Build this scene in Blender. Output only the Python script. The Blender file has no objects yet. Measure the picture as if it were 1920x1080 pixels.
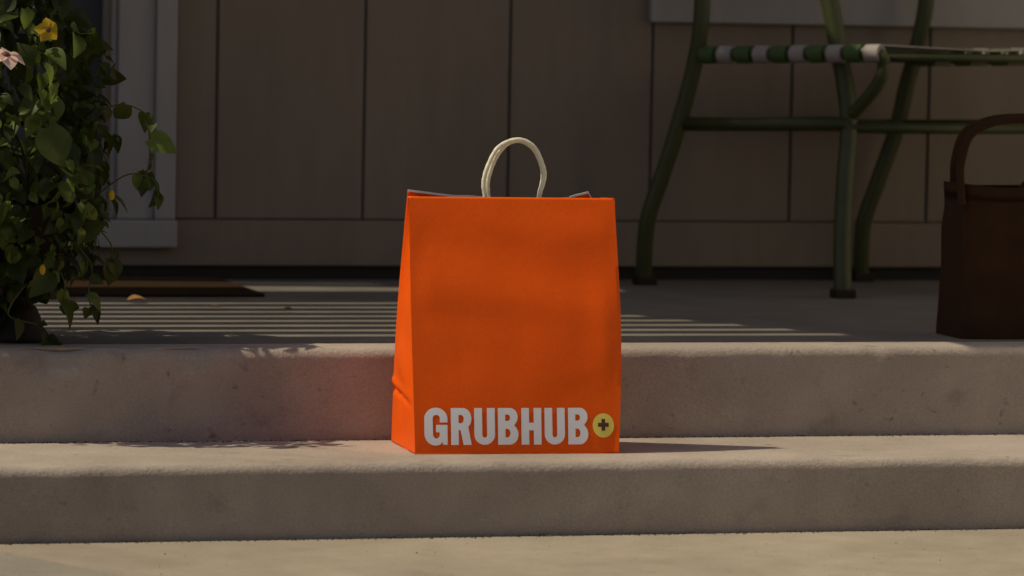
import bpy, bmesh, math, random
from mathutils import Vector, Matrix, noise
R = random.Random(7)
sc = bpy.context.scene
col = sc.collection

# ------------------------------------------------------------------ camera
CAM = Vector((-1.5666, -6.1831, 0.8043)); YAW, PITCH, ROLL, FPX = 0.2663, -0.0662, 0.0189, 7914.9
fw = Vector((math.sin(YAW)*math.cos(PITCH), math.cos(YAW)*math.cos(PITCH), math.sin(PITCH)))
rt = Vector((math.cos(YAW), -math.sin(YAW), 0)); up = rt.cross(fw)
rr = rt*math.cos(ROLL) + up*math.sin(ROLL); uu = up*math.cos(ROLL) - rt*math.sin(ROLL)
cd = bpy.data.cameras.new('camera'); cam = bpy.data.objects.new('camera', cd); col.objects.link(cam)
m = Matrix((rr, uu, -fw)).transposed().to_4x4(); m.translation = CAM; cam.matrix_world = m
cd.sensor_width = 36; cd.lens = FPX/1920*36; cd.clip_end = 500
cd.dof.use_dof = True; cd.dof.focus_distance = 6.72; cd.dof.aperture_fstop = 5.2
sc.camera = cam

# ------------------------------------------------------------------ light
SUN = Vector((-0.285, 0.042, 0.394)).normalized()
w = bpy.data.worlds.new('World'); sc.world = w; w.use_nodes = True
nt = w.node_tree; bg = nt.nodes['Background']
sky = nt.nodes.new('ShaderNodeTexSky'); sky.sky_type = 'NISHITA'; sky.sun_disc = False
sky.sun_elevation = math.asin(SUN.z); sky.sun_rotation = math.atan2(SUN.x, SUN.y)
sky.dust_density = 3.0; sky.air_density = 1.0; sky.ozone_density = 0.6
nt.links.new(sky.outputs[0], bg.inputs[0]); bg.inputs[1].default_value = 0.075
sd = bpy.data.lights.new('sun', 'SUN'); sd.energy = 3.8; sd.angle = math.radians(0.42); sd.color = (1.0, 0.90, 0.66)
so = bpy.data.objects.new('sun', sd); col.objects.link(so); so.rotation_euler = SUN.to_track_quat('Z', 'Y').to_euler(); so.location = SUN*20
sc.view_settings.view_transform = 'Standard'; sc.view_settings.look = 'None'; sc.view_settings.gamma = 1
sc.view_settings.exposure = -0.30

T1, T2, YN, YW = 0.1129, 0.2592, 0.347, 1.982    # lower tread, porch floor, porch nose, house wall
SX, SY = SUN.x/SUN.z, SUN.y/SUN.z                # sideways travel of a sun ray per metre of height

# ------------------------------------------------------------------ materials
def mat(name, c1, c2=None, scale=20, rough=.7, bump=0, bscale=None, spec=.3, detail=6, stretch=(1,1,1), spots=None, rnd=0, trans=0, large=None, grain=None):
    M = bpy.data.materials.new(name); M.use_nodes = True; t = M.node_tree; N, Lk = t.nodes, t.links
    b = N['Principled BSDF']; b.inputs['Roughness'].default_value = rough; b.inputs['Specular IOR Level'].default_value = spec
    tc = N.new('ShaderNodeTexCoord'); mp = N.new('ShaderNodeMapping'); mp.inputs['Scale'].default_value = stretch
    Lk.new(tc.outputs['Object'], mp.inputs['Vector'])
    def nz(s, d=detail, r=.6):
        n = N.new('ShaderNodeTexNoise'); n.inputs['Scale'].default_value = s; n.inputs['Detail'].default_value = d; n.inputs['Roughness'].default_value = r
        Lk.new(mp.outputs[0], n.inputs['Vector']); return n
    def ramp(src, a, bb, ca, cb):
        r = N.new('ShaderNodeValToRGB'); r.color_ramp.elements[0].position = a; r.color_ramp.elements[1].position = bb
        r.color_ramp.elements[0].color = (*ca, 1); r.color_ramp.elements[1].color = (*cb, 1); Lk.new(src, r.inputs[0]); return r
    def mix(a, bb, f, mode='MULTIPLY'):
        x = N.new('ShaderNodeMix'); x.data_type = 'RGBA'; x.blend_type = mode; x.inputs[0].default_value = f
        Lk.new(a, x.inputs[6]); Lk.new(bb, x.inputs[7]); return x.outputs[2]
    n1 = nz(scale); out = ramp(n1.outputs['Fac'], .3, .7, c1, c2 or c1).outputs[0]
    if large:
        n2 = nz(large[0], 4); out = mix(out, ramp(n2.outputs['Fac'], .35, .65, (large[1],)*3, (1,1,1)).outputs[0], 1)
    if spots:                                     # small dark pits and stains
        for s, lo, hi, dark in spots:
            n3 = nz(s, 3, .5); out = mix(out, ramp(n3.outputs['Fac'], lo, hi, (dark,)*3, (1,1,1)).outputs[0], 1)
    if grain:
        n4 = nz(grain[0], 2, .7); out = mix(out, ramp(n4.outputs['Fac'], .36, .62, (grain[1],)*3, (grain[2]*1.0,)*3).outputs[0], 1)
    if rnd:
        oi = N.new('ShaderNodeObjectInfo'); hs = N.new('ShaderNodeHueSaturation')
        ma = N.new('ShaderNodeMapRange'); ma.inputs[3].default_value = 1-rnd; ma.inputs[4].default_value = 1+rnd
        Lk.new(oi.outputs['Random'], ma.inputs[0]); Lk.new(ma.outputs[0], hs.inputs['Value']); Lk.new(out, hs.inputs['Color']); out = hs.outputs[0]
    Lk.new(out, b.inputs['Base Color'])
    if bump:
        nb = nz(bscale or scale*3, 8, .65); bp = N.new('ShaderNodeBump'); bp.inputs['Strength'].default_value = bump; bp.inputs['Distance'].default_value = .004
        Lk.new(nb.outputs['Fac'], bp.inputs['Height']); Lk.new(bp.outputs[0], b.inputs['Normal'])
    if trans:
        tr = N.new('ShaderNodeBsdfTranslucent'); Lk.new(out, tr.inputs[0]); ms = N.new('ShaderNodeMixShader'); ms.inputs[0].default_value = trans
        Lk.new(b.outputs[0], ms.inputs[1]); Lk.new(tr.outputs[0], ms.inputs[2]); Lk.new(ms.outputs[0], N['Material Output'].inputs[0])
    return M
CONC = mat('concrete', (.425,.35,.296), (.495,.412,.347), 9, .9, .6, 160, .2, spots=[(45,.24,.33,.6),(14,.24,.38,.78),(24,.22,.30,.66)], large=(3.2,.80), grain=(420,.80,1.0))
FLOOR = mat('shaded_porch_concrete', (.195,.168,.14), (.245,.212,.178), 9, .85, .45, 160, .2, spots=[(45,.24,.33,.7)], large=(2.2,.85), grain=(420,.65,1))  # darker copy of the step concrete, porch shade put into its colour
PATHG = mat('grey_path_concrete', (.30,.262,.215), (.35,.31,.258), 14, .9, .45, 220, .2, spots=[(60,.24,.32,.7)], large=(1.6,.86), grain=(420,.74,1.0))
PATH = mat('path_concrete', (.39,.325,.25), (.455,.385,.30), 14, .9, .45, 220, .2, spots=[(60,.24,.33,.62),(22,.22,.34,.78)], large=(2.6,.78), grain=(420,.74,1.0))
SIDING = mat('siding_paint', (.222,.166,.12), (.248,.187,.135), 6, .6, .15, 60, .3, stretch=(4,4,.8), large=(1.0,.86))
TRIM = mat('trim_paint', (.31,.28,.265), (.35,.315,.30), 10, .5, .08, 80, .35, stretch=(3,3,.6))
BOUNCE_STUCCO = mat('bounce_white_stucco', (.70,.66,.59), (.78,.74,.67), 30, .9, .6, 150, .2, large=(1.5,.92))
DARK = mat('gap_shade_and_soil', (.03,.025,.02), rough=.9)  # paints the shade in the skirting gap; also colours the urn soil
DOOR = mat('door_paint', (.055,.055,.062), (.065,.063,.07), 8, .5)
GLASS = mat('window_glass', (.03,.035,.04), rough=.08, spec=.6)
GREEN = mat('green_paint', (.040,.043,.010), (.052,.056,.013), 25, .45, .1, 120, .4, spots=[(35,.26,.33,.7)])
STRAP = mat('strap_white', (.27,.235,.21), (.32,.28,.255), 40, .7)
STRAPG = mat('strap_green', (.05,.085,.022), (.06,.1,.03), 40, .6)
ORANGE = mat('orange_paper', (.93,.106,.0), (.96,.118,.0), 5, .55, .35, 9, .2, large=(3,.97), grain=(260,.93,1))
WHITEP = mat('white_print', (.87,.85,.88), (.90,.88,.91), 30, .55)
YELLOW = mat('yellow_print', (.90,.70,.12), (.92,.73,.14), 30, .55)
DARKP = mat('dark_print', (.10,.045,.03), rough=.6)
CREAM = mat('paper_cord', (.82,.74,.56), (.88,.82,.64), 60, .8, .6, 300, stretch=(1,1,.4))
RIM = mat('paper_edge', (.8,.76,.72), rough=.8)
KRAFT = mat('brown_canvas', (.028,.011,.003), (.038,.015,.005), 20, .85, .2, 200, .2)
MAT_ = mat('coir', (.03,.015,.007), (.045,.024,.011), 120, .95, 1, 300, .1)
URN = mat('dark_iron', (.016,.010,.005), (.024,.015,.008), 15, .7, .3, 80)
LEAF = mat('vine_leaf', (.075,.115,.016), (.155,.185,.035), 40, .5, .1, 60, .4, rnd=.75, trans=.5)
STEM = mat('vine_stem', (.06,.07,.02), (.09,.09,.03), 40, .7)
PETY = mat('yellow_petal', (.58,.38,.015), (.66,.46,.03), 40, .6, trans=.4)
PETP = mat('pink_petal', (.78,.55,.48), (.85,.64,.56), 40, .6, trans=.4)
DRY = mat('dry_leaf', (.40,.21,.08), (.48,.27,.11), 60, .8)
WOOD = mat('canopy_wood', (.20,.15,.10), (.26,.2,.14), 8, .7, .3, 60, stretch=(.4,4,4))
FENCE = mat('fence_wood', (.17,.12,.08), (.22,.16,.1), 8, .8, .3, 60, stretch=(4,4,.4))
EARTH = mat('lawn_earth', (.07,.075,.035), (.12,.11,.06), 6, .95, .6, 60)
TREEB = mat('bark', (.06,.045,.03), (.09,.07,.05), 20, .9, .5, 60)

# ------------------------------------------------------------------ helpers
def link(name, me, m, parent=None, smooth=False):
    o = bpy.data.objects.new(name, me); col.objects.link(o)
    if m and not me.materials: me.materials.append(m)
    if smooth:
        for p in me.polygons: p.use_smooth = True
    if parent: o.parent = parent
    return o
def from_bm(name, bm, m, parent=None, smooth=False):
    bmesh.ops.recalc_face_normals(bm, faces=bm.faces)
    me = bpy.data.meshes.new(name); bm.to_mesh(me); bm.free(); return link(name, me, m, parent, smooth)
def thing(name, label, cat, loc=(0,0,0), group=None):
    o = bpy.data.objects.new(name, None); col.objects.link(o); o.location = loc; o.empty_display_size = .05
    return tag(o, label, cat, group)
def tag(o, label=None, cat=None, group=None, kind=None):
    for k, v in (('label', label), ('category', cat), ('group', group), ('kind', kind)):
        if v: o[k] = v
    return o
def box(name, a, b, m, parent=None, bev=.003):
    """axis box from corner a to corner b (parent-local), edges bevelled"""
    bm = bmesh.new(); bmesh.ops.create_cube(bm, size=1)
    for v in bm.verts: v.co = Vector([(a[i]+b[i])/2 + v.co[i]*(b[i]-a[i]) for i in range(3)])
    if bev: bmesh.ops.bevel(bm, geom=bm.edges[:], offset=bev, segments=2, affect='EDGES', profile=.6)
    return from_bm(name, bm, m, parent)
def catmull(pts, n=8, closed=False):
    P = [Vector(p) for p in pts]; out = []; L = len(P)
    for i in range(L if closed else L-1):
        g = (lambda k: P[k % L]) if closed else (lambda k: P[max(0, min(L-1, k))])
        p0, p1, p2, p3 = g(i-1), g(i), g(i+1), g(i+2)
        for k in range(n):
            t = k/n
            out.append(.5*((2*p1)+(-p0+p2)*t+(2*p0-5*p1+4*p2-p3)*t*t+(-p0+3*p1-3*p2+p3)*t**3))
    if not closed: out.append(P[-1])
    return out
def tube_bm(bm, path, r, seg=10, cap=True, twist=0, lobes=0):
    path = [Vector(p) for p in path]; rings = []; nrm = None
    for i, p in enumerate(path):
        d = (path[min(i+1, len(path)-1)] - path[max(i-1, 0)]).normalized()
        if nrm is None: nrm = d.orthogonal().normalized()
        nrm = (nrm - d*nrm.dot(d)).normalized(); bn = d.cross(nrm)
        rad = r[i] if isinstance(r, (list, tuple)) else r; ring = []
        for k in range(seg):
            a = 2*math.pi*k/seg
            rr_ = rad*(1 + (.05*math.cos(lobes*(a + twist*i)) if lobes else 0))
            ring.append(bm.verts.new(p + nrm*math.cos(a)*rr_ + bn*math.sin(a)*rr_))
        rings.append(ring)
    for A, B in zip(rings, rings[1:]):
        for k in range(seg): bm.faces.new((A[k], A[(k+1) % seg], B[(k+1) % seg], B[k]))
    if cap: bm.faces.new(rings[0][::-1]); bm.faces.new(rings[-1])
def tube(name, path, r, m, parent=None, seg=10, **k):
    bm = bmesh.new(); tube_bm(bm, path, r, seg, **k); return from_bm(name, bm, m, parent, True)
def lathe(name, prof, m, parent=None, seg=28):
    bm = bmesh.new(); rings = [[bm.verts.new((r*math.cos(2*math.pi*k/seg), r*math.sin(2*math.pi*k/seg), z)) for k in range(seg)] for r, z in prof]
    for A, B in zip(rings, rings[1:]):
        for k in range(seg): bm.faces.new((A[k], A[(k+1) % seg], B[(k+1) % seg], B[k]))
    bm.faces.new(rings[0][::-1]); bm.faces.new(rings[-1]); return from_bm(name, bm, m, parent, True)

# ------------------------------------------------------------------ ground, path, steps, porch
bm = bmesh.new(); bmesh.ops.create_grid(bm, x_segments=8, y_segments=8, size=200)
for v in bm.verts: v.co.z = -.12
tag(from_bm('ground', bm, EARTH), kind='structure')

def slab(name, poly, z0, z1, m):
    bm = bmesh.new(); f = bm.faces.new([bm.verts.new((x, y, z0)) for x, y in poly])
    r = bmesh.ops.extrude_face_region(bm, geom=[f]); bmesh.ops.translate(bm, vec=(0,0,z1-z0), verts=[v for v in r['geom'] if isinstance(v, bmesh.types.BMVert)])
    bmesh.ops.bevel(bm, geom=bm.edges[:], offset=.006, segments=3, affect='EDGES')
    return tag(from_bm(name, bm, m, smooth=False), kind='structure')
jx = lambda y: -.735 + y*(-.47)                 # joint running out from the step
slab('path', [(jx(-.002)+.009, -.002), (jx(-9)+.009, -9), (14, -9), (14, -.002)], -.12, 0, PATH)
slab('path', [(jx(-.002)-.007, -.002), (-14, -.002), (-14, -9), (jx(-9)-.007, -9)], -.12, .008, PATHG)

def step(name, yf, yb, z0, z1, r, seed, edge, m=None):
    """cast concrete step: riser, worn round nose, tread, swept along x with an uneven edge"""
    prof = []                                    # (y, z, nose weight)
    nr = 14
    for i in range(nr): prof.append((yf, z0 + (z1-r-z0)*i/nr, max(0, (i/nr-.75)*4)**2))
    for i in range(9):
        a = math.pi/2*i/8; prof.append((yf + r - r*math.cos(a), z1 - r + r*math.sin(a), 1))
    nb = 36
    for i in range(1, nb+1):
        t = (i/nb)**1.7; prof.append((yf + r + (yb-yf-r)*t, z1, max(0, 1-t*12)**2))
    xs = [-4.0, -2.5, -1.6, -1.1] + [-.8 + .008*i for i in range(276)] + [1.6, 2.2, 3.2, 4.5]
    bm = bmesh.new(); V = []
    for x in xs:
        rowv = []
        for (y, z, wgt) in prof:
            n1 = noise.noise(Vector((x*3.1, y*5, z*5 + seed))); n2 = noise.noise(Vector((x*17, y*22, z*22 + seed))); n3 = noise.noise(Vector((x*70, y*80, z*80+seed)))
            dy = .0035*n1 + .0012*n2 + .0006*n3; dz = .0016*n1*wgt + .0012*n2*wgt + .0008*n3*(.3+wgt)
            chip = max(0, noise.noise(Vector((x*9, seed*3, 1))) - .38)*edge*wgt
            if z0 < z < z1 or wgt > 0:
                dz -= chip*.5; dy += chip
            rowv.append(bm.verts.new((x, y + (dy if (y < yf+.1) else 0), z + dz)))
        V.append(rowv)
    for A, B in zip(V, V[1:]):
        for k in range(len(prof)-1): bm.faces.new((A[k], B[k], B[k+1], A[k+1]))
    for A in (V[0], V[-1]):                      # close the ends
        q = [bm.verts.new((A[0].co.x, yb, z0))]; bm.faces.new(A + q)
    return tag(from_bm(name, bm, CONC, smooth=True), kind='structure')
step('lower_step', 0, YN+.02, -.02, T1, .016, 3.3, .05)
step('upper_step', YN, YN+.0945, T1-.02, T2, .017, 9.1, .04)
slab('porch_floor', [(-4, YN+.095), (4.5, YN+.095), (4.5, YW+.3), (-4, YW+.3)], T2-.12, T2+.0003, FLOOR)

# ------------------------------------------------------------------ house wall with door and window
house = thing('house', 'taupe house front of wide vertical panels behind the porch', 'house', (0, YW, T2))
XL, XR, ZH = -1.02, 4.0, 2.45
box('wall_core', (-.165, .010, -.24), (XR, .2, ZH), SIDING, house, 0)
box('wall_core', (XL+.02, .022, -.24), (-.1655, .2, .063), SIDING, house, 0); box('wall_core', (XL+.02, .022, 1.875), (-.1655, .2, ZH), SIDING, house, 0)
S0, SP, HS = .0519, .298, .118
WX0, WZ = .936, .522
def panel(x0, x1, z0, z1): return box('siding_panel', (x0+.0028, 0, z0), (x1-.0028, .0095, z1), SIDING, house, .0025)
k = 0
edges = [-.030] + [S0 + i*SP for i in range(0, 4)]
for a, b in zip(edges, edges[1:]): panel(a, b, HS+.003, ZH)
for i in range(3, 13): panel(S0+i*SP, S0+(i+1)*SP, HS+.003, WZ if 3 <= i < 8 else ZH)
for i in range(3, 8): panel(S0+i*SP, S0+(i+1)*SP, 1.95, ZH)
for a, b in ((XL, -.36), (-.36, 1.39), (1.39, 3.2), (3.2, XR)): box('skirting_board', (a+.001, -.004, .028), (b-.001, .0095, HS), SIDING, house, .0025); box('gap_shade_strip', (a+.001, .006, -.01), (b-.001, .0095, .027), DARK, house, 0)  # dark strip stands in for the shade under the skirting
# door with moulded casing
door = box('door', (-.93, .06, .12), (-.166, .10, 1.86), DOOR, house, .003)
for (a, b, c, d) in ((-.84, -.26, .25, .85), (-.84, -.26, 1.0, 1.75)): box('door_panel', (a, .045, c), (b, .061, d), DOOR, door, .01)
lathe('door_knob', [(.012,0),(.012,.03),(.028,.04),(.03,.055),(.018,.068)], mat('brass', (.3,.22,.1), rough=.35), door).matrix_local = Matrix.Translation((-.86, .06, .95)) @ Matrix.Rotation(math.pi/2, 4, 'X')
fr = box('door_frame', (-.072, -.022, HS+.001), (-.031, .05, 1.88), TRIM, house, .004)
for a, b, y in ((-.1455, -.0725, -.010), (-.157, -.146, .002), (-.1665, -.1575, .018)): box('moulding', (a, y, HS+.001), (b, .10, 1.87), TRIM, fr, .003)
box('casing', (-1.02, -.022, HS+.001), (-.935, .05, 1.88), TRIM, fr, .004)
box('head_casing', (-1.03, -.024, 1.8805), (-.02, .05, 1.94), TRIM, fr, .004)
box('threshold', (-1.03, -.030, .064), (-.0285, .09, HS), TRIM, house, .004)
# window over the lower wall panels
win = box('window', (WX0+.1, .03, .72), (2.32, .05, 1.85), GLASS, house, 0)
box('window_apron', (WX0, -.020, WZ), (2.43, .02, WZ+.12), TRIM, win, .004)
box('window_sill', (WX0-.02, -.05, WZ+.1205), (2.45, .03, WZ+.16), TRIM, win, .005)
for a, b, c, d in ((WX0, WX0+.1, WZ+.161, 1.95), (2.33, 2.43, WZ+.161, 1.95), (WX0+.101, 2.329, 1.85, 1.95), (1.63, 1.69, .69, 1.849)): box('window_frame', (a, -.018, c), (b, .055, d), TRIM, win, .004)

wing = thing('bounce_wing', 'unseen white stucco wing added to bounce sunlight onto the porch', 'house', (2.75, 0, -.12))  # unseen white wall added as a sunlight bounce for the porch
box('bounce_wall', (0, -2.4, 0), (3.0, YW-.03, 2.75), BOUNCE_STUCCO, wing, .01)
box('added_roof_edge', (-.12, -2.55, 2.751), (3.2, YW-.03, 2.85), TRIM, wing, .01)
box('added_corner_board', (-.015, -2.415, 0), (-.0005, -2.30, 2.70), TRIM, wing, .002)
# ------------------------------------------------------------------ slatted canopy over the porch (unseen, shaped to lay sun stripes on the floor)
HC = 1.95
can = thing('stripe_canopy', 'unseen slatted timber canopy shaped to lay sun stripes on the porch floor', 'canopy', (0, 0, T2+HC))
ox, oy = SX*HC, SY*HC
rows = []                                        # (floor y centre, width, lit x0, lit x1)
for i in range(9): yy = .495 + .105*i; rows.append((yy, .047-.0012*i, -1.1, .69 + (.93-yy)*.55))
def added_slat(x0, x1, y0, y1): return box('added_slat', (x0+ox, y0+oy, 0), (min(x1, 1.5)+ox, y1+oy, .022), WOOD, can, 0)
prev = .445
for (yy, wd, a, b) in rows:
    added_slat(-1.9, 4.2, prev, yy-wd/2)
    added_slat(-1.9, a, yy-wd/2+.002, yy+wd/2-.002); added_slat(b, 4.2, yy-wd/2+.002, yy+wd/2-.002)
    prev = yy+wd/2
for i in range(3): added_slat(-1.9, 4.2, prev + i*.1, prev+(i+1)*.1-.001)
added_slat(.8, 1.5, prev+.302, prev+.425); added_slat(1.0, 4.2, .352, .443); added_slat(-1.9, -.26, .352, .443)  # extra slats added to block sun at the chair and nose ends
for x in (-1.75, -1.25, 1.40): box('added_rafter', (x+ox, .352+oy, .0225), (x+ox+.06, YW-.03, .12), WOOD, can, .003)
for x in (-2.6,):
    box('added_post', (x-.05, .66, -HC), (x+.05, .76, -.1), WOOD, can, .006)
box('added_front_beam', (-3.4, .66, -.0995), (.08, .74, -.0005), WOOD, can, .005)
tube('added_brace', [(.03, YW-.01, -.75), (.03, .80, -.06)], .022, WOOD, can, 8)
fen = thing('stripe_fence', 'unseen gapped board fence added to stripe the sun on the porch', 'fence', (-1.35, 0, 0))  # unseen boards added so gaps let sun in as stripes
yy = YW + .02
while yy < 4.6:
    box('added_board', (0, yy, -.1), (.02, yy+.10, 1.9), FENCE, fen, .003); yy += .155
for z in (.3, 1.5): box('added_rail', (.021, YW+.02, z), (.05, 4.6, z+.07), FENCE, fen, .003)

# ------------------------------------------------------------------ orange paper bag
YB, BD, BH = .112, .192, .395
bag = thing('paper_bag', 'bright orange paper carrier bag with white lettering on the lower step', 'bag', (.003, YB+.010, T1))
bag.rotation_euler = (0, 0, math.radians(-2.5)); bag.scale = (.985, 1, 1)
lerp = lambda a, b, t: a+(b-a)*t
def sm(a, b, x):
    t = max(0, min(1, (x-a)/(b-a))); return t*t*(3-2*t)
def FL(t): return Vector((lerp(0, .002, t) - .002*math.sin(math.pi*t), .094*t**1.2, t*BH))
def FR(t): return Vector((lerp(.33, .3385, t) + .005*math.sin(math.pi*min(1, t*1.05))**1.2, .094*t**1.2, t*BH))
def BL(t): return Vector((lerp(0, .003, t) - .005*math.sin(math.pi*t), lerp(BD, .110, t**.92), t*BH))
def BR(t): return Vector((lerp(.33, .331, t) + .004*math.sin(math.pi*t), lerp(BD, .110, t**.92), t*BH))
def front(s, t):
    p = FL(t).lerp(FR(t), s); e = sm(0, .10, s)*sm(0, .08, 1-s)
    q = Vector((s*2.1, t*2.6, 4.2)); n = noise.noise(q)*.0026 + noise.noise(q*2.3)*.0012
    wrk = .0016*math.sin(t*17 + s*2.2)*sm(.45, .62, t)*sm(0, .2, 1-t) 
    p.y += (-.005*math.sin(math.pi*t)*math.sin(math.pi*s) + n*sm(.12, .35, t)*(1-.7*sm(.9, 1, t)) + wrk*1.0)*e
    p.y += .006*sm(.90, 1, s)*(1-sm(.0, .14, t))*e
    p.y += -.004*math.exp(-((s-.93)/.08)**2 - ((t-.5)/.18)**2)
    return p
def side(L_, u, t, sgn):
    A, B = (FL(t), BL(t)) if L_ else (FR(t), BR(t)); p = A.lerp(B, u); e = math.sin(math.pi*u)
    g = .016*sm(.35, 1, t)*e - .003*math.exp(-((t-.3)/.2)**2)*e             # gusset folds in at the top, bulges low
    g -= .003*noise.noise(Vector((u*2.5, t*8, sgn*3)))*e*sm(0, .15, t)
    c = t - (.225 - .045*(1-u))                                            # dented crease low on the side
    g += (.0042*math.exp(-(c/.013)**2) - .003*math.exp(-((c-.03)/.018)**2))*sm(0, .25, u)*(.4+.6*u)
    g += .003*max(0, 1-abs(u-.5-.9*(t-.1))/.12)*(1-sm(.15, .25, t))
    p.x += sgn*g; return p
def zback(s):                                    # the rear edge stands up at its corners
    return .0088*max(0, 1-s/.24)**1.1 + (.008*max(0, (s-.80)/.10) if s < .90 else .008*max(0, 1-(s-.90)/.02)) - .006*sm(.3, .5, s)*sm(.15, .35, 1-s) - .004*sm(.90, .93, s)
def back(s, t):
    p = BL(t).lerp(BR(t), s); p.y += (.006*math.sin(math.pi*t) + .004*noise.noise(Vector((s*3, t*3, 8))))*math.sin(math.pi*s); p.z += zback(s)*t**8; return p
bm = bmesh.new()
def grid(f, nu, nv):
    V = [[bm.verts.new(f(i/nu, j/nv)) for j in range(nv+1)] for i in range(nu+1)]
    for i in range(nu):
        for j in range(nv): bm.faces.new((V[i][j], V[i+1][j], V[i+1][j+1], V[i][j+1]))
grid(front, 56, 110); grid(lambda u, t: side(True, u, t, 1), 24, 110); grid(lambda u, t: side(False, u, t, -1), 20, 110); grid(back, 40, 110)
grid(lambda a, b: Vector((.33*a, BD*b, .0012)), 4, 4)
bmesh.ops.remove_doubles(bm, verts=bm.verts[:], dist=.0004)
body = from_bm('body', bm, ORANGE, bag, True)
body.data.set_sharp_from_angle(angle=math.radians(32))
so_ = body.modifiers.new('paper', 'SOLIDIFY'); so_.thickness = .0006; so_.offset = -1
# pale cut edge of the paper
bm = bmesh.new(); N_ = 60
def rib(f, off):
    a = [f(i/N_) for i in range(N_+1)]
    lo = [bm.verts.new(p + Vector((0, -off, -.0016))) for p in a]; hi = [bm.verts.new(p + Vector((0, -off, .0016))) for p in a]
    lo2 = [bm.verts.new(p + Vector((0, .001, -.0016))) for p in a]; hi2 = [bm.verts.new(p + Vector((0, .001, .0016))) for p in a]
    for i in range(N_):
        bm.faces.new((lo[i], lo[i+1], hi[i+1], hi[i])); bm.faces.new((hi[i], hi[i+1], hi2[i+1], hi2[i])); bm.faces.new((lo2[i+1], lo2[i], hi2[i], hi2[i+1]))
rib(lambda s: back(s, 1), .0012)
from_bm('rim', bm, RIM, bag)
def handle(pts, dx, dy):
    pth = catmull([(x+dx, y+dy, z) for x, y, z in pts], 14)
    return tube('handle', [Vector((p.x, p.y-YB, p.z-T1)) for p in pth], .0036, CREAM, bag, 12, twist=.35, lobes=3)
h1 = [(.128,.138,.47),(.124,.138,.506),(.121,.138,.53),(.128,.139,.557),(.145,.139,.586),(.176,.14,.598),(.202,.139,.587),(.217,.139,.559),(.22,.138,.539),(.212,.138,.507),(.209,.138,.47)]
h2 = [(.132,.149,.47),(.131,.149,.506),(.130,.149,.533),(.141,.148,.567),(.159,.148,.590),(.181,.148,.596),(.203,.148,.584),(.217,.148,.558),(.220,.149,.537),(.214,.149,.506),(.212,.149,.47)]
handle(h1, .005, .081); handle(h2, .0045, .078)

# lettering: outlines in a 0..W x 0..1 box, then laid on the bowed front panel
def arc(cx, cy, rx, ry, a0, a1, n=14): return [(cx+rx*math.cos(math.radians(a0+(a1-a0)*i/n)), cy+ry*math.sin(math.radians(a0+(a1-a0)*i/n))) for i in range(n+1)]
W_ = .575
def gl_U(): return [[(0,1),(0,.28)] + arc(.2875,.28,.2875,.28,180,360,24) + [(W_,1),(.355,1),(.355,.27)] + arc(.2875,.27,.0675,.075,360,180,12) + [(.22,1)]]
def gl_H(): return [[(0,0),(0,1),(.215,1),(.215,.595),(.345,.595),(.345,1),(.56,1),(.56,0),(.345,0),(.345,.39),(.215,.39),(.215,0)]]
def gl_B():
    o = [(0,0),(0,1),(.32,1)] + arc(.34,.755,.225,.245,90,-48,14) + arc(.335,.28,.245,.28,58,-90,16)
    return [o, [(.21,.82)] + arc(.275,.735,.07,.085,90,-90,10) + [(.21,.65)], [(.21,.43)] + arc(.275,.315,.075,.115,90,-90,10) + [(.21,.20)]]
def gl_R():
    o = [(0,0),(0,1),(.32,1)] + arc(.34,.715,.235,.285,90,-52,16) + [(.575,0),(.35,0),(.265,.40),(.215,.40),(.215,0)]
    return [o, [(.215,.81)] + arc(.285,.70,.075,.11,90,-90,10) + [(.215,.59)]]
def gl_G():
    o = arc(.325,.70,.325,.31,0,180,22) + arc(.31,.30,.31,.315,180,296,16) + [(.50,.085),(.52,.005),(.645,.005),(.645,.545),(.325,.545),(.325,.345),(.425,.345),(.425,.29)]
    o += arc(.335,.29,.095,.115,0,-180,12) + arc(.335,.72,.10,.095,180,0,12) + [(.432,.61),(.65,.61)]
    return [o]
def on_front(x, z, off):
    t = max(0, min(1, z/BH)); a, b = FL(t), FR(t); s = (x-a.x)/(b.x-a.x); p = front(s, t); return Vector((x, p.y-off, z))
def flat_shape(name, loops, x0, z0, scx, scz, m, parent, off):
    cu = bpy.data.curves.new('tmp', 'CURVE'); cu.dimensions = '2D'; cu.fill_mode = 'BOTH'
    for lp in loops:
        s = cu.splines.new('POLY'); s.points.add(len(lp)-1); s.use_cyclic_u = True
        for i, (x, y) in enumerate(lp): s.points[i].co = (x*scx, y*scz, 0, 1)
    t = bpy.data.objects.new('tmp', cu); me = bpy.data.meshes.new_from_object(t); bpy.data.objects.remove(t)
    bm = bmesh.new(); bm.from_mesh(me); bpy.data.meshes.remove(me); bmesh.ops.remove_doubles(bm, verts=bm.verts[:], dist=1e-5)
    for ax in (0, 1):
        for i in range(-10, 24):
            pl = Vector((0,0,0)); pl[ax] = i*.005; n = Vector((0,0,0)); n[ax] = 1
            bmesh.ops.bisect_plane(bm, geom=bm.verts[:]+bm.edges[:]+bm.faces[:], plane_co=pl, plane_no=n)
    for v in bm.verts: v.co = on_front(x0+v.co.x, z0+v.co.y, off)
    for f in bm.faces:
        f.normal_update()
        if f.normal.y > 0: f.normal_flip()
    me = bpy.data.meshes.new(name); bm.to_mesh(me); bm.free(); return link(name, me, m, parent)
kx = .33/382; z_lo = .0145; lh = .0565
px = lambda c: (780 + c/4.8 - 778)*kx + .0
for g, c0, c1, gw in ((gl_G,75,282,.65),(gl_R,312,495,.575),(gl_U,520,705,.575),(gl_B,732,915,.58),(gl_H,943,1123,.56),(gl_U,1152,1335,.575),(gl_B,1365,1547,.58)):
    flat_shape('letter', g(), px(c0), z_lo, (px(c1)-px(c0))/gw, lh, WHITEP, bag, .0007)
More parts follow.
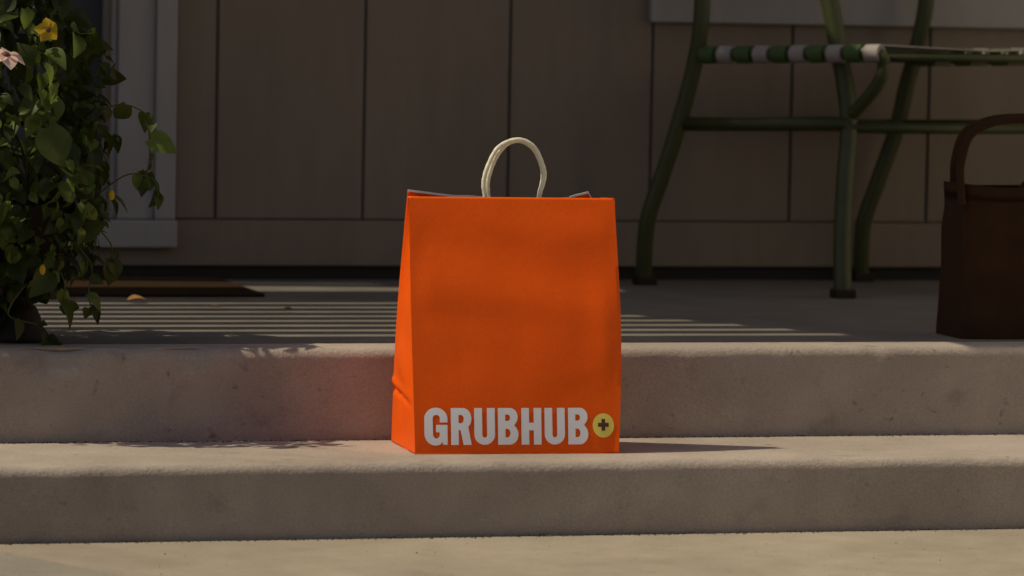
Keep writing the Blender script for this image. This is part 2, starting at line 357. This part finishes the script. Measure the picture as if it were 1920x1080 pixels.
bx_, bz_, br_ = px(1685), .0435, .0176
bad = flat_shape('badge', [arc(0,0,1,1.07,0,352,44)], bx_, bz_, br_, br_, YELLOW, bag, .0007)
flat_shape('plus_sign', [[(-.5,-.17),(-.17,-.17),(-.17,-.5),(.17,-.5),(.17,-.17),(.5,-.17),(.5,.17),(.17,.17),(.17,.5),(-.17,.5),(-.17,.17),(-.5,.17)]], bx_, bz_+.001, br_, br_*1.03, DARKP, bad, .0012)

# ------------------------------------------------------------------ green tube chair by the wall
A = [(.895,1.84,T2+.004),(.891,1.833,.307),(.893,1.819,.393),(.915,1.806,.473),(.941,1.789,.574),(.965,1.77,.691),(.974,1.754,.786),(.975,1.765,.90),(.962,1.80,1.02),(.950,1.83,1.12)]
Bp = [(1.181,1.47,T2+.004),(1.186,1.493,.37),(1.198,1.519,.493),(1.21,1.539,.59),(1.206,1.555,.667),(1.194,1.572,.75),(1.181,1.589,.832),(1.160,1.612,.905),(1.10,1.665,.94),(1.02,1.735,.945),(.972,1.775,.94)]
Cp = [(1.393,1.95,T2+.004),(1.389,1.944,.312),(1.389,1.933,.384),(1.416,1.919,.477),(1.445,1.905,.576),(1.459,1.892,.663),(1.477,1.879,.75),(1.488,1.868,.837),(1.488,1.875,.92),(1.478,1.90,1.02),(1.468,1.925,1.12)]
off = Vector(Cp[0]) - Vector(A[0])
Dp = [tuple(Vector(p)+off) for p in Bp]
chair = thing('patio_chair', 'green metal tube patio chair with white strap wraps standing against the house wall', 'chair', A[0])
o0 = Vector(A[0]); loc = lambda pts: [Vector(p)-o0 for p in pts]
TR = .0165
for nm, pts in (('rear_leg', A), ('front_leg', Bp), ('front_leg', Dp), ('rear_leg', Cp)):
    tube(nm, loc(catmull(pts, 6)), TR*(1.08 if nm == 'front_leg' else 1), GREEN, chair, 14)
    f = pts[0]; box('foot_cap', Vector((f[0]-.021, f[1]-.021, T2))-o0, Vector((f[0]+.021, f[1]+.021, T2+.018))-o0, URN, chair, .004)
tube('top_rail', loc(catmull([A[-1], (1.06,1.86,1.155), (1.37,1.94,1.155), Cp[-1]], 8)), TR, GREEN, chair, 12)
s_bl, s_fl = Vector((.966,1.768,.7185)), Vector((1.228,1.44,.731)); s_br, s_fr = s_bl+off, s_fl+off
dside = (s_fl-s_bl); dw = off.normalized()
tube('seat_rail', loc([s_bl, s_bl.lerp(s_fl, .5), s_fl, (1.244,1.432,.711), (1.230,1.447,.665), (1.204,1.50,.617)]) if False else loc(catmull([s_bl, s_bl.lerp(s_fl,.5), s_fl-dside*.03, s_fl+Vector((.012,-.004,-.022)), (1.232,1.45,.668), (1.204,1.505,.612)], 8)), .0125, GREEN, chair, 12)
tube('seat_rail', loc(catmull([s_br, s_br.lerp(s_fr,.5), s_fr-dside*.03, s_fr+Vector((.012,-.004,-.022)), Vector((1.232,1.45,.668))+off, Vector((1.204,1.505,.612))+off], 8)), .0125, GREEN, chair, 12)
tube('front_rail', loc([s_fl+Vector((.006,-.002,-.006)), s_fr+Vector((.006,-.002,-.006))]), .0085, GREEN, chair, 10)
tube('back_rail', loc([s_bl, s_br]), .010, GREEN, chair, 10)
for p, q, r in (((.948,1.786,.583),(1.205,1.53,.594),.0135), ((1.207,1.53,.586),tuple(Vector((1.207,1.53,.586))+off),.0115), ((.948,1.786,.580),(1.445,1.905,.582),.0125), ((1.445,1.905,.58),tuple(Vector((1.205,1.53,.594))+off),.0125)):
    tube('stretcher', loc([p, Vector(p).lerp(Vector(q), .5)-Vector((0,0,.001)), q]), r, GREEN, chair, 12)
# straps wrapped round both side rails and stretched over the seat
ns = 10
for i in range(ns):
    t = .085 + i*.1; c = s_bl.lerp(s_fl, t); hw = dside.normalized()*.0165*(.95 if i % 2 else 1.0); m_ = STRAP if i % 2 else STRAPG
    bm = bmesh.new()
    for base in (Vector((0,0,0)), off): tube_bm(bm, loc([c-hw+base, c+hw+base]), .0175, 14)
    v = [bm.verts.new(x) for x in loc([c-hw+Vector((0,0,.0165)), c+hw+Vector((0,0,.0165)), c+hw+off+Vector((0,0,.0165)), c-hw+off+Vector((0,0,.0165))])]
    mid = [bm.verts.new(x) for x in loc([c-hw+off*.5+Vector((0,0,.008)), c+hw+off*.5+Vector((0,0,.008))])]
    bm.faces.new((v[0], v[1], mid[1], mid[0])); bm.faces.new((mid[0], mid[1], v[2], v[3]))
    st = from_bm('seat_strap', bm, m_, chair, True); st.data.set_sharp_from_angle(angle=math.radians(40))
    st['label'] = 'white seat strap' if i % 2 else 'green seat strap'
    k_ = st.modifiers.new('thick', 'SOLIDIFY'); k_.thickness = .002
for i in range(6):
    z = .90 + i*.042; bm = bmesh.new(); a = Vector((.970-.0008*(i*8), 1.765+.010*i, z)); b = a+off
    vs = [bm.verts.new(x) for x in loc([a, b, b+Vector((0,.006,.030)), a+Vector((0,.006,.030))])]; bm.faces.new(vs)
    st = from_bm('back_strap', bm, STRAP if i % 2 else STRAPG, chair); k_ = st.modifiers.new('thick', 'SOLIDIFY'); k_.thickness = .003

# ------------------------------------------------------------------ dark tote on the porch
tote = thing('tote_bag', 'dark brown tote bag with arched handle on the porch edge', 'bag', (1.048, .495, T2+.0005))
bm = bmesh.new(); NU, NV = 40, 24; V = []
def tote_pt(u, t):                                # superellipse footprint, softened top
    a = 2*math.pi*u; c, s_ = math.cos(a), math.sin(a); n = .16
    hx, hy = .20 - .004*t, .075 - .020*t
    x = hx*(abs(c)**n)*(1 if c > 0 else -1); y = hy*(abs(s_)**n)*(1 if s_ > 0 else -1)
    z = .262*t + (.006*math.sin(x*22+1) if t > .9 else 0)
    return Vector((.196 + x + .004*noise.noise(Vector((x*9, y*9, t*5))), .06 + y + .005*noise.noise(Vector((x*7, t*6, 2))), z))
for i in range(NU): V.append([bm.verts.new(tote_pt((i+.5)/NU, j/NV)) for j in range(NV+1)])
for i in range(NU):
    for j in range(NV): bm.faces.new((V[i][j], V[(i+1) % NU][j], V[(i+1) % NU][j+1], V[i][j+1]))
bm.faces.new([V[i][0] for i in range(NU)]); bm.faces.new([V[i][NV-2] for i in range(NU)])
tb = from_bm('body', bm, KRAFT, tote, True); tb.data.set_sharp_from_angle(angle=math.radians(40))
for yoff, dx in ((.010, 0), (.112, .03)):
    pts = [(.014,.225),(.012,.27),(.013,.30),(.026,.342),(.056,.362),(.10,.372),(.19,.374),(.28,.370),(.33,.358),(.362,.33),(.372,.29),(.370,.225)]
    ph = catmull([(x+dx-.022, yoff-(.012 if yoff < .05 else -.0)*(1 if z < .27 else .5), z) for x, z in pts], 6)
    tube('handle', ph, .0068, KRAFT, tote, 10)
for x in (.37,): box('handle_patch', (x-.02, -.012, .20), (x+.022, -.004, .268), KRAFT, tote, .002)
bun = thing('bread_loaf', 'dark rounded loaf poking out of the tote bag top', 'bread', (1.265, .545, T2+.235))
bm = bmesh.new(); bmesh.ops.create_uvsphere(bm, u_segments=24, v_segments=14, radius=1)
for v in bm.verts:
    v.co = Vector((v.co.x*.105, v.co.y*.042, v.co.z*.062)); v.co += v.co.normalized()*.004*noise.noise(v.co*30)
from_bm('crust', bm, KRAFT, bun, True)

# ------------------------------------------------------------------ doormat and fallen leaves
dm = thing('doormat', 'brown coir doormat before the door', 'doormat', (-.45, 1.70, T2))
box('mat_pile', (-.5, -.215, .001), (.50, .255, .008), MAT_, dm, .003)
def leafmesh(name, L, W, fold=.25, curl=.2, heart=True):
    bm = bmesh.new(); n = 7; rowsv = []
    for i in range(n+1):
        t = i/n
        wv = W*((math.sin(math.pi*min(1, (t+.10)/1.10))**.8)*(1-.35*t) if heart else math.sin(math.pi*min(.98, t+.03))**.8)*.5*1.2
        if i == n: wv = .0004
        y = L*t; z = -curl*L*t*t
        back_ = -.10*L*(1-t)**6 if heart else 0
        rowsv.append([bm.verts.new((-wv, y+back_, z+fold*wv)), bm.verts.new((-wv*.5, y+back_*.4, z+fold*.35*wv)), bm.verts.new((0, y, z)), bm.verts.new((wv*.5, y+back_*.4, z+fold*.35*wv)), bm.verts.new((wv, y+back_, z+fold*wv))])
    for a, b in zip(rowsv, rowsv[1:]):
        for k in range(4): bm.faces.new((a[k], a[k+1], b[k+1], b[k]))
    me = bpy.data.meshes.new(name); bm.to_mesh(me); bm.free()
    for p in me.polygons: p.use_smooth = True
    return me
dl = leafmesh('dry_leaf', .045, .02, .6, .15, False); dl.materials.append(DRY)
for lb, x, y, rz, s in (('curled dry leaf lying right of the potted vine on the shaded boards', -.235, 1.335, -1.35, .85), ('small dry leaf among the light stripes', -.12, 1.16, -1.7, .5), ('small dry leaf just left of the orange bag', .02, 1.10, 1.2, .45)):
    o = tag(link('dry_leaf', dl, None), lb, 'leaf', 'fallen leaves on the porch'); o.location = (x, y, T2+.006); o.rotation_euler = (.12, .25, rz); o.scale = (s,)*3

# ------------------------------------------------------------------ urn and flowering vine
UX, UY = -.556, .50
urn = thing('urn_planter', 'dark pedestal urn holding the flowering vine', 'planter', (UX, UY, T2))
lathe('urn_body', [(.046,0),(.047,.008),(.043,.016),(.036,.026),(.033,.040),(.026,.055),(.015,.064),(.0155,.072),(.024,.084),(.042,.10),(.064,.125),(.076,.16),(.080,.20),(.088,.215),(.086,.222),(.07,.222),(.066,.20)], URN, urn)
lathe('soil', [(.068,.18),(.068,.205),(.04,.212),(.01,.214)], DARK, urn)
vine = thing('flowering_vine', 'leafy green trailing vine with yellow and pink flowers spilling from the urn', 'plant', (UX, UY, T2+.2))
vo = Vector((UX, UY, T2+.2)); VC = Vector((-.622, .53, 0))
RAD = [(.27,.03),(.30,.05),(.33,.09),(.40,.165),(.46,.20),(.55,.215),(.63,.207),(.70,.195),(.75,.17),(.80,.13),(.86,.09),(.92,.03)]
def rad(z):
    for (z0, r0), (z1, r1) in zip(RAD, RAD[1:]):
        if z0 <= z <= z1: return lerp(r0, r1, (z-z0)/(z1-z0))
    return .02
kinds = [leafmesh('leaf', .031, .028, .45, .5), leafmesh('leaf', .025, .020, .2, .7), leafmesh('leaf', .019, .017, .6, .3), leafmesh('leaf', .035, .030, .3, .6)]
for me in kinds: me.materials.append(LEAF)
def leaf_mx(p, outw, s):
    d = (outw*R.uniform(.2,.9) + Vector((0,0,-1))*R.uniform(.2,1.1) + Vector((R.gauss(0,.6), R.gauss(0,.6), R.gauss(0,.5)))).normalized()
    n = (outw*R.uniform(.3,1) + Vector((0,0,1))*R.uniform(.1,.9) + Vector((R.gauss(0,.3), R.gauss(0,.3), R.gauss(0,.3))))
    x = d.cross(n).normalized(); n = x.cross(d)
    mx = Matrix((x, d, n)).transposed().to_4x4(); mx.translation = p; return mx @ Matrix.Diagonal((s, s, s, 1))
cands = []
for i in range(2400):
    z = R.uniform(.30, .92); a = R.uniform(0, 2*math.pi); r0 = rad(z)
    if z < .36 and R.random() < .5: continue
    lump = 1 + .40*noise.noise(Vector((math.cos(a)*2, math.sin(a)*2, z*9)))
    r = r0*lump*(1 - .55*R.random()**2.2)
    outw = Vector((math.cos(a), math.sin(a), 0)); p = VC + outw*r + Vector((0, 0, z))
    outw = (outw + Vector((0, 0, (z-.55)*1.6))).normalized()
    cands.append((p, outw, R.choice((.5,.6,.75,.9,1,1.35))*R.uniform(.85,1.15)))
for i in range(130):                              # leaves trailing over the urn
    a = R.uniform(-2.6, .5); z = R.uniform(.375, .52); r = .075 + .04*R.random() + .25*(z-.375)
    cands.append((Vector((UX + r*math.cos(a), UY + r*math.sin(a), z)), Vector((math.cos(a), math.sin(a), .1)), R.choice((.5,.7,.9,1.1))))
trails = [[(-.47,.45,.60),(-.42,.42,.64),(-.375,.41,.628),(-.368,.41,.60),(-.366,.41,.56),(-.372,.41,.525)], [(-.44,.44,.50),(-.40,.42,.53),(-.365,.41,.525),(-.352,.41,.50)],
          [(-.48,.43,.42),(-.455,.42,.385),(-.46,.42,.34),(-.452,.42,.315)], [(-.52,.42,.40),(-.50,.41,.36),(-.503,.41,.325)], [(-.45,.43,.45),(-.425,.42,.42),(-.425,.42,.395)], [(-.56,.40,.36),(-.59,.40,.31),(-.535,.42,.29),(-.52,.43,.27)]]
for tr_ in trails:
    pts = catmull(tr_, 6); tube('tendril', [p-vo for p in pts], .0012, STEM, vine, 5)
    for p in pts[8::4] + [pts[-1]]: cands.append((p, Vector((.5, -.7, 0)), R.uniform(.8, 1.25)))
def vis(c):
    p = c[0]; return (p.x > -.67) and p.z < .86
cands.sort(key=lambda c: (not vis(c), c[0].y*.9 + (c[0].x*-.3) ))
# leaves furthest out toward the viewer are separate parts, the rest one mass
for p, outw, s in cands[:290]:
    o = link('leaf', kinds[R.randrange(4)], None, vine); o.matrix_local = Matrix.Translation(-vo) @ leaf_mx(p, outw, s)
vs, fs = [], []
for p, outw, s in cands[290:]:
    mx = Matrix.Translation(-vo) @ leaf_mx(p, outw, s); me = kinds[R.randrange(4)]; b0 = len(vs)
    vs += [mx @ v.co for v in me.vertices]; fs += [[b0+i for i in q.vertices] for q in me.polygons]
me = bpy.data.meshes.new('foliage'); me.from_pydata(vs, [], fs); tag(link('foliage', me, LEAF, vine, True), kind='stuff')
for i in range(16):
    a = R.uniform(0, 6.28); zt = R.uniform(.5, .85); r = rad(zt)*.8
    tube('stem', [p-vo for p in catmull([(UX, UY, T2+.19), (UX+.03*math.cos(a), UY+.03*math.sin(a), .5*(zt+.45)), (VC.x+r*math.cos(a)*.7, VC.y+r*math.sin(a)*.7, zt), (VC.x+r*1.05*math.cos(a), VC.y+r*1.05*math.sin(a), zt-.06)], 6)], .0022, STEM, vine, 6)
def flower(p, face, m_, s, lb):
    c = bpy.data.objects.new('flower', None); col.objects.link(c); c.parent = vine; c['label'] = lb
    z = Vector(face).normalized(); x = z.orthogonal().normalized(); y = z.cross(x)
    mx = Matrix((x, y, z)).transposed().to_4x4(); mx.translation = Vector(p)-vo; c.matrix_local = mx @ Matrix.Diagonal((s,s,s,1))
    pm = leafmesh('petal', .022, .017, .25, .3, False); pm.materials.append(m_)
    for k in range(5):
        o = link('petal', pm, None, c); o.rotation_euler = (0, 0, k*1.2566+R.uniform(-.2,.2)); o.location = (0,0,.0005*k)
    lathe('flower_centre', [(.0045,.000),(.005,.002),(.003,.004),(.001,.0045)], DARKP, c, 12)
flower((-.545,.318,.757), (.25,-1,.25), PETY, .95, 'yellow flower with dark centre')
flower((-.612,.305,.716), (.15,-.45,1), PETP, 1.45, 'pale pink flower')
for p in ((-.548,.325,.385),(-.435,.36,.50),(-.60,.32,.60)):
    bm = bmesh.new(); bmesh.ops.create_icosphere(bm, subdivisions=2, radius=.006)
    for v in bm.verts: v.co = Vector((v.co.x*.8, v.co.y*.8, v.co.z*1.4)) + Vector(p) - vo
    from_bm('flower_bud', bm, PETY, vine, True)
bm = bmesh.new(); bigm = leafmesh('leaf', .062, .062, .1, .15); bigm.materials.append(LEAF)
o = link('leaf', bigm, None, vine); z = Vector((.25,-.9,.35)).normalized(); y = Vector((.25,.15,-1)); y = (y - z*y.dot(z)).normalized(); x = y.cross(z)
mx = Matrix((x, y, z)).transposed().to_4x4(); mx.translation = Vector((-.545,.31,.605))-vo; o.matrix_local = mx; o['label'] = 'large pale heart-shaped leaf'

# ------------------------------------------------------------------ low shrub left of the steps (unseen, added to darken the left risers)
shrub = thing('shade_shrub', 'unseen low green shrub added to darken the left end of the risers', 'shrub', (-1.52, -.55, -.12))
so0 = Vector((-1.52, -.55, -.12)); vs, fs = [], []
for i in range(3400):
    d = Vector((R.gauss(0,1), R.gauss(0,1), abs(R.gauss(0,1)))).normalized(); k = R.uniform(.6, 1)**.5*(1+.15*noise.noise(d*3))
    p = Vector((d.x*.38*k, d.y*.85*k, .06+d.z*.62*k)); mx = leaf_mx(p, d, R.uniform(1.2, 2.2)); me = kinds[R.randrange(4)]; b0 = len(vs)
    vs += [mx @ v.co for v in me.vertices]; fs += [[b0+i_ for i_ in q.vertices] for q in me.polygons]
me = bpy.data.meshes.new('foliage'); me.from_pydata(vs, [], fs); tag(link('foliage', me, LEAF, shrub, True), kind='stuff')  # foliage of the unseen shrub added to darken the left risers
for i in range(7):
    a = i*.9; tube('stem', catmull([(0,0,-.02), (.06*math.cos(a), .06*math.sin(a), .2), (.24*math.cos(a), .34*math.sin(a), .45)], 5), [.012-.0008*q for q in range(11)], TREEB, shrub, 6)

# ------------------------------------------------------------------ dark grit laid as shade lines at risers and wall; loose path grit
GRIT_SHADE = mat('grit_and_shade', (.05,.04,.03), (.13,.10,.075), 300, .95)  # loose path grit, and the dark shade lines laid at risers and wall
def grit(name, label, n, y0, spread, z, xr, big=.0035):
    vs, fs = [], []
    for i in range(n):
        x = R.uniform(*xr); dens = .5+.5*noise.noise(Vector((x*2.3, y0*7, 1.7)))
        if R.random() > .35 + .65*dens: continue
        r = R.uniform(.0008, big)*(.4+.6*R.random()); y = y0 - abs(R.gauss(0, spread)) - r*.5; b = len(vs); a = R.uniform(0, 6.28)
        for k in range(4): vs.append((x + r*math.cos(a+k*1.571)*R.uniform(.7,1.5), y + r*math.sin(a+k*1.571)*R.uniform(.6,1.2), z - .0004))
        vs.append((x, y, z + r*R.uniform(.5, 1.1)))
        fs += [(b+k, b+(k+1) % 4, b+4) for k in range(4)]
    me = bpy.data.meshes.new(name); me.from_pydata(vs, [], fs); tag(link(name, me, GRIT_SHADE), label, 'grit', kind='stuff')
grit('step_shade_grit', 'dark grit added as the shade line along the foot of the lower riser', 2600, -.004, .007, 0, (-.8, 1.3))
grit('step_shade_grit', 'dark grit added as the shade line along the foot of the upper riser', 2600, YN-.003, .007, T1, (-.8, 1.4))
grit('wall_shade_grit', 'dark grit added as the shade line on the porch floor along the house wall', 1500, YW-.006, .02, T2+.0003, (-.2, 1.8))
grit('path_grit', 'sparse grit scattered over the sunlit path', 260, -.02, .35, 0, (-.8, 1.1), .0022)
